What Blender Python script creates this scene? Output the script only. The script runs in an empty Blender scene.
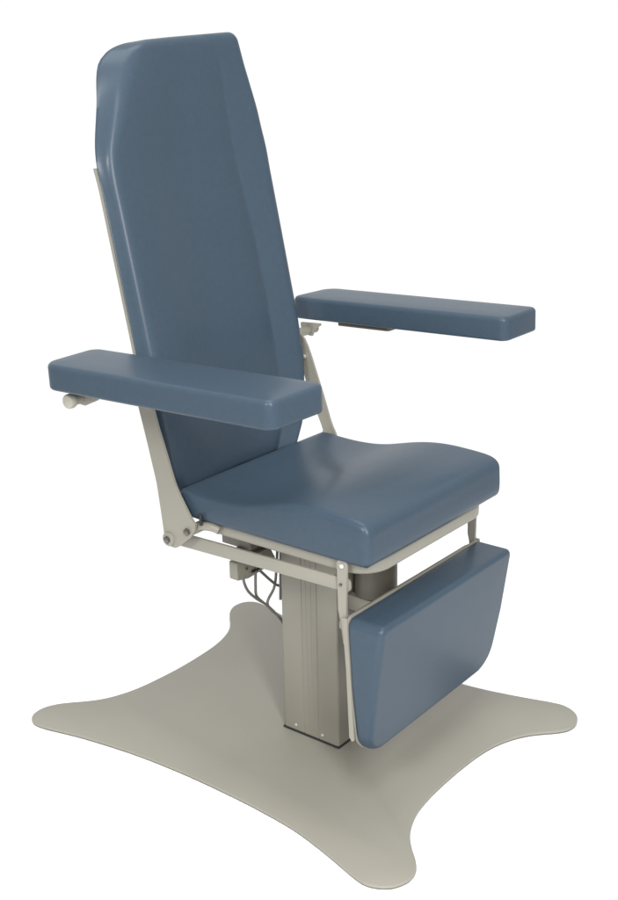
import bpy, bmesh, math
from mathutils import Vector, Matrix
PI = math.pi
scene = bpy.context.scene
C = scene.collection

# ------------------------------------------------------------------ camera
cam_d = bpy.data.cameras.new('camera')
cam = bpy.data.objects.new('camera', cam_d)
C.objects.link(cam)
R = Matrix(((0.7853, -0.1820, 0.5917), (0.6188, 0.2584, -0.7418), (-0.0179, 0.9487, 0.3155)))
cam.matrix_world = Matrix.Translation((1.7309, -2.2031, 1.6960)) @ R.to_quaternion().to_matrix().to_4x4()
cam_d.sensor_fit = 'VERTICAL'
cam_d.sensor_height = 24.0
cam_d.lens = 1215.8 / 900 * 24
cam_d.clip_start = 0.05
cam_d.clip_end = 500
scene.camera = cam

# ------------------------------------------------------------------ studio light
world = bpy.data.worlds.new('World')
scene.world = world
world.use_nodes = True
bg = world.node_tree.nodes['Background']
bg.inputs['Strength'].default_value = 1.03
# studio surroundings: a lit white backdrop wall behind the chair, a dimmer room on the other side
wn, wl = world.node_tree.nodes, world.node_tree.links
wtc = wn.new('ShaderNodeTexCoord')
wdot = wn.new('ShaderNodeVectorMath')
wdot.operation = 'DOT_PRODUCT'
wdot.inputs[1].default_value = Vector((-0.62, 0.78, 0.0)).normalized()
wl.new(wtc.outputs['Generated'], wdot.inputs[0])
wmr = wn.new('ShaderNodeMapRange')
wmr.interpolation_type = 'SMOOTHSTEP'
wmr.inputs['From Min'].default_value = 0.25
wmr.inputs['From Max'].default_value = 0.72
wmr.inputs['To Min'].default_value = 0.62
wmr.inputs['To Max'].default_value = 1.0
wl.new(wdot.outputs['Value'], wmr.inputs['Value'])
wl.new(wmr.outputs['Result'], bg.inputs['Color'])


def area(name, loc, target, size, watts, color=(1, 1, 1), size_y=None):
    d = bpy.data.lights.new(name, 'AREA')
    d.energy = watts
    d.color = color
    d.size = size
    if size_y:
        d.shape = 'RECTANGLE'
        d.size_y = size_y
    o = bpy.data.objects.new(name, d)
    C.objects.link(o)
    o.location = loc
    o.rotation_euler = (Vector(target) - Vector(loc)).to_track_quat('-Z', 'Y').to_euler()
    return o


area('key_softbox', (0.9, -4.4, 3.6), (0, 0, 0.6), 0.8, 130, (1, 0.99, 0.97), 1.0)
area('overhead_softbox', (-0.4, 0.0, 5.6), (0, 0, 0.0), 2.6, 115, (1, 1, 1))
area('upper_strip', (2.1, -2.3, 4.5), (-0.4, -0.1, 1.5), 0.6, 85, (1, 1, 1), 1.6)
area('strip_softbox', (3.1, -2.5, 2.7), (-0.2, 0, 1.2), 0.45, 165, (1, 1, 1), 2.2)

scene.view_settings.view_transform = 'Standard'
scene.view_settings.look = 'None'
scene.view_settings.gamma = 1.0
scene.view_settings.exposure = 0.0

# ------------------------------------------------------------------ materials


def mat(name, col, rough, bump=0.0, bscale=300, bdist=0.001, metallic=0.0, var=0.04, vscale=3.0, rvar=0.05,
        wrinkle=0.0, spec=0.5, coat=0.0):
    m = bpy.data.materials.new(name)
    m.use_nodes = True
    n, l = m.node_tree.nodes, m.node_tree.links
    b = n['Principled BSDF']
    b.inputs['Metallic'].default_value = metallic
    b.inputs['Specular IOR Level'].default_value = spec
    b.inputs['Coat Weight'].default_value = coat
    b.inputs['Coat Roughness'].default_value = 0.27
    tc = n.new('ShaderNodeTexCoord')
    big = n.new('ShaderNodeTexNoise')
    big.inputs['Scale'].default_value = vscale
    big.inputs['Detail'].default_value = 5
    l.new(tc.outputs['Object'], big.inputs['Vector'])
    mr = n.new('ShaderNodeMapRange')
    mr.inputs['From Min'].default_value = 0.3
    mr.inputs['From Max'].default_value = 0.7
    mr.inputs['To Min'].default_value = 1 - var
    mr.inputs['To Max'].default_value = 1 + var
    l.new(big.outputs['Fac'], mr.inputs['Value'])
    mx = n.new('ShaderNodeVectorMath')
    mx.operation = 'SCALE'
    mx.inputs[0].default_value = col
    l.new(mr.outputs['Result'], mx.inputs['Scale'])
    l.new(mx.outputs['Vector'], b.inputs['Base Color'])
    fine = n.new('ShaderNodeTexNoise')
    fine.inputs['Scale'].default_value = bscale
    fine.inputs['Detail'].default_value = 3
    l.new(tc.outputs['Object'], fine.inputs['Vector'])
    rr = n.new('ShaderNodeMapRange')
    rr.inputs['To Min'].default_value = rough - rvar
    rr.inputs['To Max'].default_value = rough + rvar
    l.new(big.outputs['Fac'], rr.inputs['Value'])
    l.new(rr.outputs['Result'], b.inputs['Roughness'])
    bp = n.new('ShaderNodeBump')
    bp.inputs['Strength'].default_value = bump
    bp.inputs['Distance'].default_value = bdist
    l.new(fine.outputs['Fac'], bp.inputs['Height'])
    last = bp
    if wrinkle:
        w = n.new('ShaderNodeTexNoise')
        w.inputs['Scale'].default_value = 7
        w.inputs['Detail'].default_value = 2
        l.new(tc.outputs['Object'], w.inputs['Vector'])
        b2 = n.new('ShaderNodeBump')
        b2.inputs['Strength'].default_value = 1.0
        b2.inputs['Distance'].default_value = wrinkle
        l.new(w.outputs['Fac'], b2.inputs['Height'])
        l.new(bp.outputs['Normal'], b2.inputs['Normal'])
        last = b2
    l.new(last.outputs['Normal'], b.inputs['Normal'])
    return m


VINYL = mat('slate_blue_vinyl', (0.0385, 0.0585, 0.081), 0.42, bump=0.6, bscale=260, bdist=0.0009, var=0.03, vscale=70,
            wrinkle=0.0015, spec=0.05, coat=0.30)
PAINT = mat('beige_grey_powder_coat', (0.218, 0.208, 0.174), 0.45, bump=0.25, bscale=900, bdist=0.0003, var=0.03, vscale=4)
PLATE = mat('beige_grey_base_paint', (0.232, 0.222, 0.187), 0.6, bump=0.3, bscale=700, bdist=0.0003, var=0.03, vscale=3)
COLM = mat('column_coated_aluminium', (0.198, 0.188, 0.156), 0.45, bump=0.15, bscale=600, bdist=0.0003, metallic=0.0, var=0.03)
BLACK = mat('black_rubber', (0.012, 0.012, 0.012), 0.6, bump=0.2)
DARK = mat('dark_brown_plastic', (0.085, 0.077, 0.060), 0.5, bump=0.2)
GREY = mat('dark_grey_metal', (0.095, 0.089, 0.072), 0.45, bump=0.2)
CABLE = mat('grey_cable_sheath', (0.11, 0.107, 0.095), 0.4)
BOLTM = mat('blackened_bolt_steel', (0.14, 0.13, 0.12), 0.3, metallic=0.8)
SCREW = mat('zinc_screw', (0.75, 0.75, 0.72), 0.25, metallic=0.7)
KNOBM = mat('ivory_grey_plastic', (0.33, 0.315, 0.27), 0.4)
FLOORM = mat('white_studio_floor', (0.93, 0.93, 0.93), 0.9, var=0.0, spec=0.0)

# ------------------------------------------------------------------ helpers


def link(name, bm, m, parent=None, angle=38):
    bmesh.ops.remove_doubles(bm, verts=bm.verts, dist=1e-6)
    bmesh.ops.recalc_face_normals(bm, faces=bm.faces)
    for f in bm.faces:
        f.smooth = True
    for e in bm.edges:
        if len(e.link_faces) == 2 and e.calc_face_angle(0) > math.radians(angle):
            e.smooth = False
    me = bpy.data.meshes.new(name)
    bm.to_mesh(me)
    bm.free()
    me.materials.append(m)
    o = bpy.data.objects.new(name, me)
    C.objects.link(o)
    if parent:
        o.parent = parent
    return o


def loft(bm, rings, cap0=True, cap1=True, closed=True):
    vs = [[bm.verts.new(p) for p in r] for r in rings]
    n = len(rings[0])
    for a, b in zip(vs, vs[1:]):
        for i in range(n if closed else n - 1):
            j = (i + 1) % n
            try:
                bm.faces.new((a[i], a[j], b[j], b[i]))
            except ValueError:
                pass
    if cap0:
        bm.faces.new(vs[0][::-1])
    if cap1:
        bm.faces.new(vs[-1])
    return bm


def rounded(pts, rad, d=0.0, seg=7):
    """closed polygon with rounded corners, inset by d (ccw polygon)"""
    n = len(pts)
    if not isinstance(rad, (list, tuple)):
        rad = [rad] * n
    L = []
    for i in range(n):
        a, b = Vector(pts[i]), Vector(pts[(i + 1) % n])
        t = (b - a).normalized()
        nn = Vector((-t.y, t.x))
        L.append((a + nn * d, t))
    out = []
    for i in range(n):
        (p, t), (q, u) = L[i - 1], L[i]
        cr = t.x * u.y - t.y * u.x
        s = ((q - p).x * u.y - (q - p).y * u.x) / cr if abs(cr) > 1e-6 else 0
        c = p + t * s
        ang = math.acos(max(-1, min(1, t.dot(u))))
        rr = rad[i] - (d if cr > 0 else -d)
        rr = max(rr, 0.0012)
        k = rr * math.tan(ang / 2)
        side = 1 if cr > 0 else -1
        ctr = c - t * k + Vector((-t.y, t.x)) * rr * side
        v0 = (c - t * k) - ctr
        for j in range(seg):
            al = ang * j / (seg - 1) * side
            out.append((ctr.x + v0.x * math.cos(al) - v0.y * math.sin(al),
                        ctr.y + v0.x * math.sin(al) + v0.y * math.cos(al)))
    return out


def prism(bm, pts, rad, h0, h1, fn, edge=0.001, seg=6):
    """flat plate: outline in 2D, extruded h0..h1 with a small edge bevel; fn(a,b,h)->xyz"""
    rings = []
    for d, h in ((edge, h0), (0.3 * edge, h0 + 0.3 * edge), (0, h0 + edge), (0, h1 - edge), (0.3 * edge, h1 - 0.3 * edge),
                 (edge, h1)):
        rings.append([fn(a, b, h) for a, b in rounded(pts, rad, d, seg)])
    return loft(bm, rings)


def box(bm, x0, x1, y0, y1, z0, z1, r=0.003):
    return prism(bm, [(x0, y0), (x1, y0), (x1, y1), (x0, y1)], r, z0, z1, lambda a, b, h: (a, b, h), min(r, 0.003), 4)


def cyl(bm, p0, p1, r, n=28, bev=0.0015, r1=None):
    p0, p1 = Vector(p0), Vector(p1)
    r1 = r if r1 is None else r1
    ax = (p1 - p0).normalized()
    u = ax.orthogonal().normalized()
    w = ax.cross(u)
    L = (p1 - p0).length
    rings = []
    for t, rad in ((0, r - bev), (bev * .3, r - bev * .3), (bev, r), (L - bev, r1), (L - bev * .3, r1 - bev * .3), (L, r1 - bev)):
        rings.append([tuple(p0 + ax * t + (u * math.cos(2 * PI * i / n) + w * math.sin(2 * PI * i / n)) * rad) for i in range(n)])
    return loft(bm, rings)


def catmull(pts, sub=8, closed=False):
    n = len(pts)
    out = []
    for i in range(n if closed else n - 1):
        g = lambda k: Vector(pts[k % n]) if closed else Vector(pts[max(0, min(n - 1, k))])
        p0, p1, p2, p3 = g(i - 1), g(i), g(i + 1), g(i + 2)
        for j in range(sub):
            t = j / sub
            out.append(0.5 * ((2 * p1) + (p2 - p0) * t + (2 * p0 - 5 * p1 + 4 * p2 - p3) * t * t + (3 * p1 - p0 - 3 * p2 + p3) * t ** 3))
    if not closed:
        out.append(Vector(pts[-1]))
    return out


def tube(bm, pts, r, n=10, sub=8):
    P = catmull(pts, sub)
    rings = []
    up = Vector((0.3, 0.2, 1)).normalized()
    for i, p in enumerate(P):
        t = (P[min(i + 1, len(P) - 1)] - P[max(i - 1, 0)]).normalized()
        u = (up - t * up.dot(t)).normalized()
        up = u
        w = t.cross(u)
        rings.append([tuple(p + (u * math.cos(2 * PI * k / n) + w * math.sin(2 * PI * k / n)) * r) for k in range(n)])
    return loft(bm, rings)


def lerp_tab(tab, x):
    if x <= tab[0][0]:
        return tab[0][1]
    for (a, u), (b, v) in zip(tab, tab[1:]):
        if x <= b:
            t = (x - a) / (b - a)
            return u + (v - u) * t
    return tab[-1][1]


def smooth_tab(tab, x, h=0.02):
    return sum(lerp_tab(tab, x + k * h) for k in (-1, -.5, 0, .5, 1)) / 5


# ------------------------------------------------------------------ setting: white studio floor
bm = bmesh.new()
N = 96
ring = [bm.verts.new((2.3 * math.cos(2 * PI * i / N), 2.3 * math.sin(2 * PI * i / N), 0)) for i in range(N)]
bm.faces.new(ring)
fl = link('floor', bm, FLOORM)
fl['kind'] = 'structure'

# ------------------------------------------------------------------ the chair
chair = bpy.data.objects.new('examination_chair', None)
C.objects.link(chair)
chair['label'] = 'slate blue padded medical examination chair with beige metal frame on a four-pointed floor plate'
chair['category'] = 'chair'

# ---- base plate: four rounded tips with concave sides
half = [(.401, 0), (.402, .06), (.406, .12), (.415, .175), (.433, .227), (.456, .268), (.483, .30), (.508, .325), (.528, .352),
        (.5345, .38), (.530, .405), (.516, .430), (.493, .447), (.464, .455), (.432, .450), (.39, .438), (.33, .421),
        (.26, .404), (.2, .394), (.1, .386), (0, .383), (-.1, .383), (-.18, .386), (-.24, .390), (-.317, .398),
        (-.395, .410), (-.47, .424), (-.53, .439), (-.575, .450), (-.612, .453), (-.637, .441), (-.651, .418), (-.652, .385),
        (-.637, .352), (-.612, .322), (-.583, .292), (-.556, .256), (-.535, .208), (-.521, .150), (-.514, .08), (-.511, 0)]
outl = half + [(x, -y) for x, y in half[-2:0:-1]]
P = catmull([Vector((x, y, 0)) for x, y in outl], 5, True)


def inset_loop(P, d):
    n = len(P)
    r = []
    for i in range(n):
        t = (P[(i + 1) % n] - P[i - 1]).normalized()
        r.append(P[i] + Vector((-t.y, t.x, 0)) * d)
    return r


bm = bmesh.new()
rings = []
for d, z in ((.0010, .0035), (0, .0043), (0, .0090), (.0004, .0097), (.0012, .0101)):
    rings.append([(p.x, p.y, z) for p in inset_loop(P, d)])
loft(bm, rings)
base = link('base_plate', bm, PLATE, chair)
bm = bmesh.new()
loft(bm, [[(p.x, p.y, z) for p in inset_loop(P, .0012)] for z in (.0004, .0034)])
link('edge_shade_strip', bm, GREY, base)  # added dark strip, stands in for shade along the plate's lower edge

# ---- lifting column
X0, X1, YC = -0.0663, 0.1102, 0.0747
bm = bmesh.new()
box(bm, X0 - .003, X1 + .003, -YC - .003, YC + .003, .0102, .0165, .004)
gasket = bm
gr = [(.000, .0014, .004), (.014, .0009, .003), (.030, .0009, .003), (.048, .0014, .004)]


def col_profile(x0, x1, yc, grooves=True):
    pts = []
    def side(sgn):
        s = []
        for gx, gd, gw in gr:
            s += [(gx - gw / 2, yc), (gx - gw / 2 + .001, yc - gd), (gx + gw / 2 - .001, yc - gd), (gx + gw / 2, yc)]
        return s if sgn < 0 else s
    r = .006
    def arc(cx, cy, a0):
        return [(cx + r * math.cos(a0 + PI / 2 * k / 5), cy + r * math.sin(a0 + PI / 2 * k / 5)) for k in range(6)]
    near = [(a, -b) for a, b in side(-1)] if grooves else []
    far = [(a, b) for a, b in side(1)][::-1] if grooves else []
    pts = arc(x0 + r, -yc + r, PI) + near + arc(x1 - r, -yc + r, -PI / 2) + arc(x1 - r, yc - r, 0) + far + arc(x0 + r, yc - r, PI / 2)
    return pts


bm = bmesh.new()
pr = col_profile(X0, X1, YC)
loft(bm, [[(a, b, z) for a, b in pr] for z in (.0166, .556)])
column = link('column', bm, COLM, chair, 30)
link('gasket', gasket, BLACK, column)
bm = bmesh.new()
pr = col_profile(X0 + .008, X1 - .008, YC - .008, False)
loft(bm, [[(a, b, z) for a, b in pr] for z in (.555, .574)])
link('inner_stage', bm, COLM, column)
for sx in (-.0264, .0592):
    bm = bmesh.new()
    cyl(bm, (sx, -YC + .001, .0245 + .006), (sx, -YC - .0022, .0245 + .006), .0042, 16, .001)
    link('screw', bm, SCREW, column)

# ---- seat cushion: side profile extruded across with rolled ends
top = [(-.205, .690), (-.201, .701), (-.188, .7045), (-.15, .7015), (-.10, .6995), (-.06, .7005), (-.02, .7040), (.02, .7110), (.06, .7212),
       (.10, .7315), (.14, .7395), (.18, .7445), (.22, .7460), (.255, .7450), (.285, .7435), (.312, .7410), (.332, .7365), (.3445, .7285), (.351, .7160)]
frontp = [(.3525, .694), (.3535, .672), (.353, .656), (.349, .644), (.340, .6375)]
bot = [(.325, .6352), (.2, .635), (.08, .635), (-.04, .635), (-.16, .635), (-.188, .6365), (-.198, .643), (-.203, .656), (-.205, .672)]
prof = catmull([Vector((x, z, 0)) for x, z in top + frontp + bot], 5, True)   # clockwise in x-z


def seat_ring(y, d):
    cx, cz, hx, hz = .075, .688, .28, .05
    return [(cx + (p.x - cx) * (1 - d / hx), y, cz + (p.y - cz) * (1 - d / hz)) for p in prof]


bm = bmesh.new()
rings = []
WS, RS = .2815, .017
sec = [(-WS + RS * (1 - math.cos(a)) if False else -WS + RS - RS * math.sin(PI / 2 - a), RS * (1 - math.cos(PI / 2 - a))) for a in []]
for k in range(9):
    a = PI / 2 * k / 8
    sec.append((-WS + RS - RS * math.cos(a), RS - RS * math.sin(a)))
sec = [(-WS - .0006, RS + .03)] + [(-WS - .0002, RS + .006)] + sec + [(-WS + .04, 0), (-.12, -.0005), (0, -.0008)]
sec = [s for s in sec]
# first two rings inset too much for a thin profile edge are skipped
sec = sec[2:]
full = sec + [(-y, d) for y, d in sec[-2::-1]]
loft(bm, [seat_ring(y, d) for y, d in full])
seat_caps = [f for f in bm.faces if len(f.verts) > 20]
bmesh.ops.triangulate(bm, faces=seat_caps, ngon_method='EAR_CLIP')
link('seat', bm, VINYL, chair, 60)

# ---- seat frame: flat ring with rounded front corners, open at the back
bm = bmesh.new()
YO, FR = .254, .075
path = [(-.125, -YO)] + [(.338 - FR + FR * math.sin(a), -YO + FR - FR * math.cos(a)) for a in [PI / 2 * k / 8 for k in range(9)]]
path = path + [(x, -y) for x, y in path[::-1]]
rings = []
for i, (x, y) in enumerate(path):
    a, b = path[max(i - 1, 0)], path[min(i + 1, len(path) - 1)]
    t = Vector((b[0] - a[0], b[1] - a[1])).normalized()
    nn = Vector((-t.y, t.x))       # inward
    q = rounded([(-.012, .602), (.012, .602), (.012, .6345), (-.012, .6345)], .006, 0, 5)
    rings.append([(x + nn.x * (u + .012), y + nn.y * (u + .012), w) for u, w in q])
loft(bm, rings)
frame = link('seat_frame', bm, PAINT, chair)
# cross members and carriage under the seat
bm = bmesh.new()
box(bm, -.14, -.072, -.243, .243, .606, .632, .003)
box(bm, .03, .105, -.243, .243, .606, .632, .003)
link('cross_bar', bm, PAINT, frame)
bm = bmesh.new()
box(bm, -.20, -.105, -.14, .14, .520, .604, .004)
link('carriage_bracket', bm, GREY, frame)
bm = bmesh.new()
box(bm, -.104, .030, -.125, .125, .545, .604, .004)
link('drive_housing', bm, DARK, frame)
bm = bmesh.new()
box(bm, .031, .235, -.15, .15, .573, .600, .004)
link('column_head_plate', bm, PAINT, frame)

# motor cylinder in front of the column
bm = bmesh.new()
cyl(bm, (.165, .012, .425), (.165, .012, .572), .052, 40, .004)
motor = link('motor', bm, DARK, chair)
bm = bmesh.new()
box(bm, .113, .190, -.035, .05, .385, .424, .003)
link('motor_bracket', bm, PAINT, motor)

# control box with cables
bm = bmesh.new()
prism(bm, [(-.19, -.012), (-.15, -.020), (-.06, -.014), (-.045, .0), (-.065, .035), (-.19, .035)], .004, -.132, -.105,
      lambda a, b, h: (h, a, b + .470), .002, 5)
cbox = link('control_box', bm, COLM, chair)
bm = bmesh.new()
box(bm, -.150, -.118, -.15, -.05, .504, .521, .002)
link('box_hanger', bm, GREY, cbox)
bm = bmesh.new()
cyl(bm, (-.104, -.158, .480), (-.1015, -.158, .480), .0035, 12, .0008)
link('screw', bm, BOLTM, cbox)
bm = bmesh.new()
box(bm, -.1052, -.1005, -.140, -.085, .462, .468, .001)
link('cable_slot', bm, BLACK, cbox)
cabs = [[(-.11, -.150, .475), (-.108, -.166, .455), (-.11, -.150, .417), (-.11, -.120, .384), (-.11, -.075, .345), (-.11, -.025, .286), (-.10, .02, .20), (-.09, .03, .10), (-.08, .03, .04)],
        [(-.105, -.118, .485), (-.105, -.1235, .455), (-.108, -.122, .42), (-.112, -.115, .388), (-.113, -.09, .36)],
        [(-.11, -.030, .50), (-.11, -.038, .43), (-.112, -.046, .385), (-.112, -.074, .349), (-.10, -.04, .30), (-.09, .0, .24)],
        [(-.12, -.115, .47), (-.115, -.0935, .447), (-.11, -.060, .410), (-.108, -.035, .388), (-.10, -.012, .383), (-.09, .02, .40)],
        [(-.088, -.044, .52), (-.088, -.0475, .44), (-.088, -.051, .36)]]
for pts in cabs:
    bm = bmesh.new()
    tube(bm, pts, .0036, 10, 8)
    link('cable', bm, CABLE, chair)

# ---- link bars (parallel linkage below the seat frame)
for s in (-1, 1):
    bm = bmesh.new()
    prism(bm, [(-.250, .5475), (.292, .5640), (.290, .5945), (-.252, .5815)], .010, .258, .266, lambda a, b, h: (a, s * h, b), .001)
    lb = link('link_bar', bm, PAINT, chair)

xf_tab = [(.69, -.210), (.815, -.2362), (.967, -.268), (1.13, -.3030), (1.336, -.347), (1.447, -.371), (1.53, -.3885), (1.72, -.429)]
T_tab = [(.6, .048), (.9, .048), (1.02, .038), (1.40, .036), (1.50, .046), (1.72, .056)]
# ---- side plates carrying the backrest
def pad_back_x(z):
    return smooth_tab(xf_tab, z) - smooth_tab(T_tab, z)


def plate_y(z):
    t = max(0.0, min(1.0, (z - .93) / .09))
    t = t * t * (3 - 2 * t)
    return .2995 + (.2800 - .2995) * t


# (rear x, front x) of the side plate at each height
pw = [(.5585, -.214, -.205), (.562, -.226, -.196), (.570, -.234, -.184), (.5819, -.2380, -.170), (.598, -.2398, -.1500), (.618, -.2418, -.1360), (.6348, -.2438, -.1330), (.6512, -.2458, -.1485),
      (.70, -.2520, -.1805), (.7145, -.2540, -.1885), (.7300, -.2575, -.1955), (.80, -.2745, -.2185), (.85, -.2875, -.2365), (.90, -.3010, -.2515), (.93, -.3075, -.2620)]
rows = [(z, a, b) for z, a, b in pw]
for k in range(1, 30):
    z = .93 + (1.437 - .93) * k / 29
    f = pad_back_x(z) - .001
    w = .050 * max(0, 1 - (z - .93) / .09) ** 1.0 + .0095
    rows.append((z, f - .0095 - .0, f if z > 1.02 else f + (w - .0095)))
rows.append((1.4385, rows[-1][1] + .002, rows[-1][2] - .002))
far_rear = [(.56, 0), (.655, 0), (.694, .043), (.793, .020), (.887, .010), (.95, .006), (1.0, 0)]
for s in (-1, 1):
    bm = bmesh.new()
    if s > 0:
        rows = [(z, a + lerp_tab(far_rear, z), b + lerp_tab([(.65, 0), (.70, .011), (.85, .008), (.95, 0)], z)) for z, a, b in rows]
    loft(bm, [[(a, s * (plate_y(z) - .006), z), (a, s * plate_y(z), z), (b, s * plate_y(z), z), (b, s * (plate_y(z) - .006), z)] for z, a, b in rows])
    sp = link('side_plate', bm, PAINT, chair, 50)
    bm = bmesh.new()
    cyl(bm, (-.222, s * .262, .578), (-.222, s * .3050, .578), .0175, 30)
    link('pivot_collar', bm, PAINT, sp)
    bm = bmesh.new()
    cyl(bm, (-.222, s * .3051, .578), (-.222, s * .3115, .578), .0095, 6, .002)
    link('bolt', bm, BOLTM, sp)
    bm = bmesh.new()
    cyl(bm, (-.1585, s * .3001, .612), (-.1585, s * .3075, .612), .009, 6, .002)
    link('bolt', bm, BOLTM, sp)
    bm = bmesh.new()
    cyl(bm, (-.1585, s * .240, .612), (-.1585, s * .2919, .612), .013, 24)
    link('pivot_tube', bm, PAINT, sp)
    # short curved arm from the pivot to the seat frame
    bm = bmesh.new()
    tube(bm, [(-.158, s * .277, .612), (-.135, s * .277, .624), (-.105, s * .274, .628), (-.085, s * .268, .622)], .0105, 14)
    link('frame_arm', bm, PAINT, sp)
    bm = bmesh.new()
    box(bm, -.128, -.120, s * .289 - .003, s * .289 + .003, .632, .662, .002)
    link('strap_tab', bm, BLACK, sp)
    if s > 0 or s < 0:
        bm = bmesh.new()
        cyl(bm, (-.268, s * .2845, .900), (-.268, s * .2919, .900), .006, 16, .001)
        link('bolt', bm, SCREW, sp)

# ---- backrest
ZB, ZT = .672, 1.722
RT = .022
wb_tab = [(.6, .283), (1.43, .283), (1.50, .270), (1.544, .260), (1.609, .243), (1.66, .234), (1.72, .228)]
yr_tab = [(.6, .263), (1.45, .263), (1.50, .251), (1.53, .237), (1.585, .216), (1.628, .190), (1.667, .165), (1.72, .152)]
rr_tab = [(.6, .020), (1.40, .020), (1.50, .022), (1.60, .024), (1.72, .028)]
yc_tab = [(.6, .178), (1.07, .186), (1.22, .186), (1.47, .160), (1.57, .145), (1.72, .130)]
dd_tab = [(.6, .024), (1.2, .030), (1.42, .026), (1.54, .019), (1.62, .013), (1.69, .006), (1.72, .004)]
near_tab = [(.6, 0), (1.47, .002), (1.56, .018), (1.60, .022), (1.72, .024)]
far_tab = [(.6, .004), (.85, .010), (1.0, .020), (1.2, .020), (1.4, .019), (1.5, .024), (1.6, .036), (1.72, .044)]


yf_tab = [(.6, .263), (1.45, .263), (1.54, .249), (1.60, .232), (1.66, .214), (1.72, .204)]


def back_section(z):
    sh = 0.0
    dz = ZT - z
    e = 0.0
    if dz < RT:
        e = RT - math.sqrt(max(RT * RT - (RT - dz) ** 2, 0))
    db = z - ZB
    if db < RT:
        e = RT - math.sqrt(max(RT * RT - (RT - db) ** 2, 0))
    T = smooth_tab(T_tab, z)
    wb, yr, rr, yc, dd = (smooth_tab(t, z) for t in (wb_tab, yr_tab, rr_tab, yc_tab, dd_tab))
    yf = smooth_tab(yf_tab, z)
    yr = sum(smooth_tab(yr_tab, z + q, .03) for q in (-.03, 0, .03)) / 3 + .004 * max(0, 1 - abs(z - 1.45) / .1)
    # plan corners: top back .06, bottom .09
    cf = cb = 0.0
    r = .060
    if dz < r:
        cb = r - math.sqrt(r * r - (r - dz) ** 2)
    r = .030
    if dz < r:
        cf = r - math.sqrt(r * r - (r - dz) ** 2)
    r = .11
    db2 = z - (ZB - .030)
    if db2 < r:
        c = r - math.sqrt(r * r - (r - db2) ** 2)
        cb += c
        cf += c
        yc -= c
    wb -= cb
    yr -= cf
    yf -= cf * .45
    wb = max(wb, yr + .004)
    yc = min(yc, yr - rr - .016)
    rn = .115
    cfar = smooth_tab([(.672, .088), (.708, .078), (.746, .050), (.80, .024), (.85, .010), (.90, 0)], z, .01)
    cn = rn - math.sqrt(rn * rn - (rn - dz) ** 2) if dz < rn else 0.0
    ee = min(e * .85, T * .42)
    xf = smooth_tab(xf_tab, z)
    F, B = -ee, -T + ee

    def side_half(yr, wb, rr, yc, soft=False):
        wb = max(wb, yr + .004)
        yc = min(yc, yr - rr - .016)
        pts = [(0, F - dd), (yc * .35, F - dd), (yc * .7, F - dd), (yc - .010, F - dd), (yc - .004, F - dd - .0012), (yc, F - dd * .985 - .0004),
               (yc + .005, F - dd * .91)]
        a = Vector((yr - rr, F))
        g0 = yc + .005
        pts += [(g0 + (a.x - g0) * .5, F - dd * .46), (g0 + (a.x - g0) * .8, F - dd * .17)]
        if soft:      # gentle dish without a crease
            pts = [(0, F - dd)] + [(a.x * u, F - dd * (1 - u * u * (3 - 2 * u))) for u in (.12, .25, .37, .48, .58, .68, .78, .88)]
        c0 = Vector((yr, F))
        sd = Vector((wb - yr, B - F))
        L = sd.length
        sd.normalize()
        k = min(rr, L * .75)
        b = c0 + sd * k
        for j in range(9):
            t = j / 8
            p = a * (1 - t) ** 2 + c0 * 2 * t * (1 - t) + b * t * t
            pts.append((p.x, p.y))
        e1 = c0 + sd * (k + (L - k) * .75)
        pts += [(e1.x, e1.y), (wb, B + .003), (wb - .001, B + .001), (wb - .004, B), (wb * .5, B), (0, B)]
        return [(xf + q, y, z) for y, q in pts]
    half = side_half(yf, wb, min(rr, .015), yc)
    nhalf = side_half(yr, wb, rr, yc * .45, True)
    ns, fs = smooth_tab(near_tab, z), smooth_tab(far_tab, z)

    def sk(y):
        base = y + ns + (fs - ns) * (y + wb) / (2 * wb)
        return base + (cn * .62 * (y / wb) ** 2 if y < 0 else -cfar * (y / wb) ** 2)

    def zz(y):
        return z + .055 * y * max(0.0, min(1.0, (z - 1.6) / .1))
    return [(x, sk(y), zz(y)) for x, y, z2 in half] + [(x, sk(-y), zz(-y)) for x, y, z2 in nhalf[-2:0:-1]]


zs = []
for k in range(10):
    zs.append(ZB + RT * (1 - math.cos(PI / 2 * k / 9)))
n = 70
for k in range(1, n):
    zs.append(ZB + RT + (ZT - ZB - 2 * RT) * k / n)
for k in range(10):
    zs.append(ZT - RT * (1 - math.sin(PI / 2 * k / 9)))
zs = sorted(set(round(z, 5) for z in zs))
bm = bmesh.new()
loft(bm, [back_section(z) for z in zs])
back = link('backrest', bm, VINYL, chair, 70)

# ---- armrests
AT = math.radians(1.69)
AX, AZ = -.3584, .981
AL = .665


def arm_map(a, b, h):
    return (AX + a * math.cos(AT) - h * math.sin(AT), b, AZ + h * math.cos(AT) + a * math.sin(AT))


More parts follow.
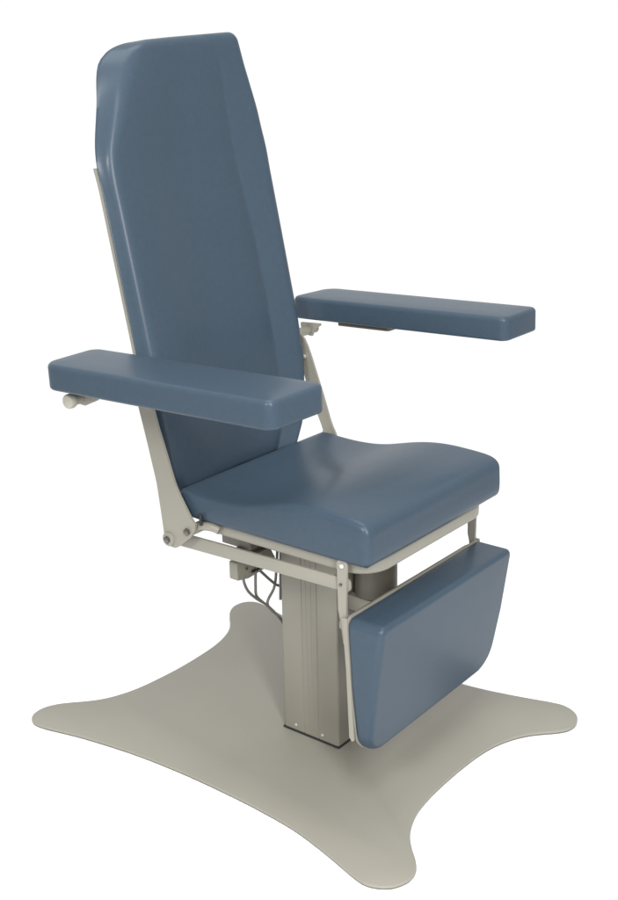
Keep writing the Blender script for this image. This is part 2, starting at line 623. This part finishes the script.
for s in (-1, 1):
    o2 = [(-.014, .362), (AL, .362), (AL, .528), (-.002, .528)] if s > 0 else [(-.002, -.528), (AL, -.528), (AL, -.355), (-.014, -.355)]
    rad = [.030, .024, .024, .045] if s > 0 else [.045, .024, .024, .030]
    bm = bmesh.new()
    rings = []
    H, rt, rb = .060, .011, .007
    seq = [(.05, 0), (rb + .002, 0)]
    for k in range(6):
        a = PI / 2 * k / 5
        seq.append((rb * (1 - math.sin(a)), rb * (1 - math.cos(a))))
    for k in range(8):
        a = PI / 2 * k / 7
        seq.append((rt * (1 - math.cos(a)), H - rt + rt * math.sin(a)))
    seq += [(rt + .004, H + .0004), (.03, H + .0016), (.055, H + .0022)]
    for d, h in seq:
        rings.append([arm_map(a, b, h) for a, b in rounded(o2, rad, d, 9)])
    loft(bm, rings)
    arm = link('armrest', bm, VINYL, chair, 60)
    # mounting plate below the pad
    bm = bmesh.new()
    prism(bm, [(.13, s * .445 - .06), (.30, s * .445 - .06), (.30, s * .445 + .06), (.13, s * .445 + .06)], .008, -.013 if s > 0 else -.005, -.0005, arm_map, .001)
    link('mounting_plate', bm, GREY, arm)
    # lateral pivot tube from the side plate, with end knob
    bm = bmesh.new()
    cyl(bm, (-.318, s * .3002, .951), (-.318, s * (.478 if s < 0 else .405), .951), .0125, 26)
    tb = link('pivot_tube', bm, PAINT, arm)
    if s < 0:
        bm = bmesh.new()
        cyl(bm, (-.318, s * .4785, .951), (-.318, s * .498, .951), .0170, 30, .005)
        link('knob', bm, KNOBM, tb)
    for yb in ((.452, .385) if s < 0 else (.372,)):
        xe = -.235 if s < 0 else -.268
        bm = bmesh.new()
        prism(bm, [(-.345, .9615), (-.338, .938), (-.305, .935), (xe - .03, .953), (xe, .974), (-.345, .9700)], .003, yb, yb + .006,
              lambda a, b, h: (a, s * h, b), .0008, 4)
        link('pivot_bracket', bm, PAINT, arm)

# ---- legrest: wedge-shaped pad on a metal tray


def leg_map(y, zz, h):
    """h = 0 at back plane .. 1 at front plane"""
    xb = .295 + (.51 - zz) * .063
    xf = .390 - (.505 - zz) * .135
    return (xb + (xf - xb) * h, y, zz)


lo = [(-.270, .168), (.262, .176), (.2815, .34), (.2815, .508), (-.2815, .508), (-.2815, .34)]
lr = [.062, .075, .10, .022, .022, .10]
bm = bmesh.new()
rings = []
r = .014
seq = [(.004, .0)]
seq += [(0, .05), (0, .15)]
for k in range(8):
    a = PI / 2 * k / 7
    seq.append((r * (1 - math.cos(a)), None, 1 - math.sin(a)))
seq += [(r + .005, 1.0), (.05, 1.012), (.09, 1.018)]
for q in seq:
    ring = []
    for y, z in rounded(lo, lr, q[0], 11):
        if q[1] is None:
            p = leg_map(y, z, 1.0)
            ring.append((p[0] - r * q[2] * (1 + 0.8 * max(0, min(1, (.5 - z) / .3))), p[1], p[2]))
        else:
            p = leg_map(y, z, q[1])
            ring.append(p)
    rings.append(ring)
loft(bm, rings)
leg = link('legrest', bm, VINYL, chair, 60)
bm = bmesh.new()
lo2 = [(-.272, .1660), (.264, .1740), (.2835, .34), (.2835, .5090), (-.2835, .5090), (-.2835, .34)]
prism(bm, lo2, [.065, .078, .10, .024, .024, .10], -.0062, -.0004, lambda a, b, h: (leg_map(a, b, 0)[0] + h, a, b), .0008, 9)
tray = link('back_plate', bm, PAINT, leg)
for s in (-1, 1):
    bm = bmesh.new()
    fl_pts = [(.2800, .508), (.2860, .463), (.2925, .3836), (.2960, .302), (.299, .2166), (.3065, .206), (.3125, .212), (.3075, .30), (.2975, .463), (.2945, .508)]
    loft(bm, [[(x, s * y, z) for x, z in fl_pts] for y in (.278, .283)])
    bmesh.ops.bevel(bm, geom=bm.edges[:], offset=.0008, segments=1, affect='EDGES')
    link('side_flange', bm, PAINT, leg)
    bm = bmesh.new()
    hp = [(.263, .634), (.2645, .600), (.2655, .520), (.271, .500), (.279, .440), (.287, .440), (.2875, .500), (.2880, .550), (.2895, .605), (.291, .632), (.286, .641), (.269, .641)]
    loft(bm, [[(x, s * y, z) for x, z in hp] for y in (.2685, .2750)])
    bmesh.ops.bevel(bm, geom=bm.edges[:], offset=.0008, segments=1, affect='EDGES')
    hg = link('hanger', bm, PAINT, leg)
    for px, pz in ((.2785, .6285), (.2745, .583)):
        bm = bmesh.new()
        cyl(bm, (px, s * .2751, pz), (px, s * .2790, pz), .0055 if pz > .6 else .0035, 18, .003 if pz > .6 else .001)
        link('bolt', bm, SCREW if pz > .6 else BOLTM, hg)
bm = bmesh.new()
box(bm, .262, .286, -.268, .268, .470, .490, .003)
link('tray_cross_bar', bm, PAINT, leg)

scene.render.engine = 'CYCLES'
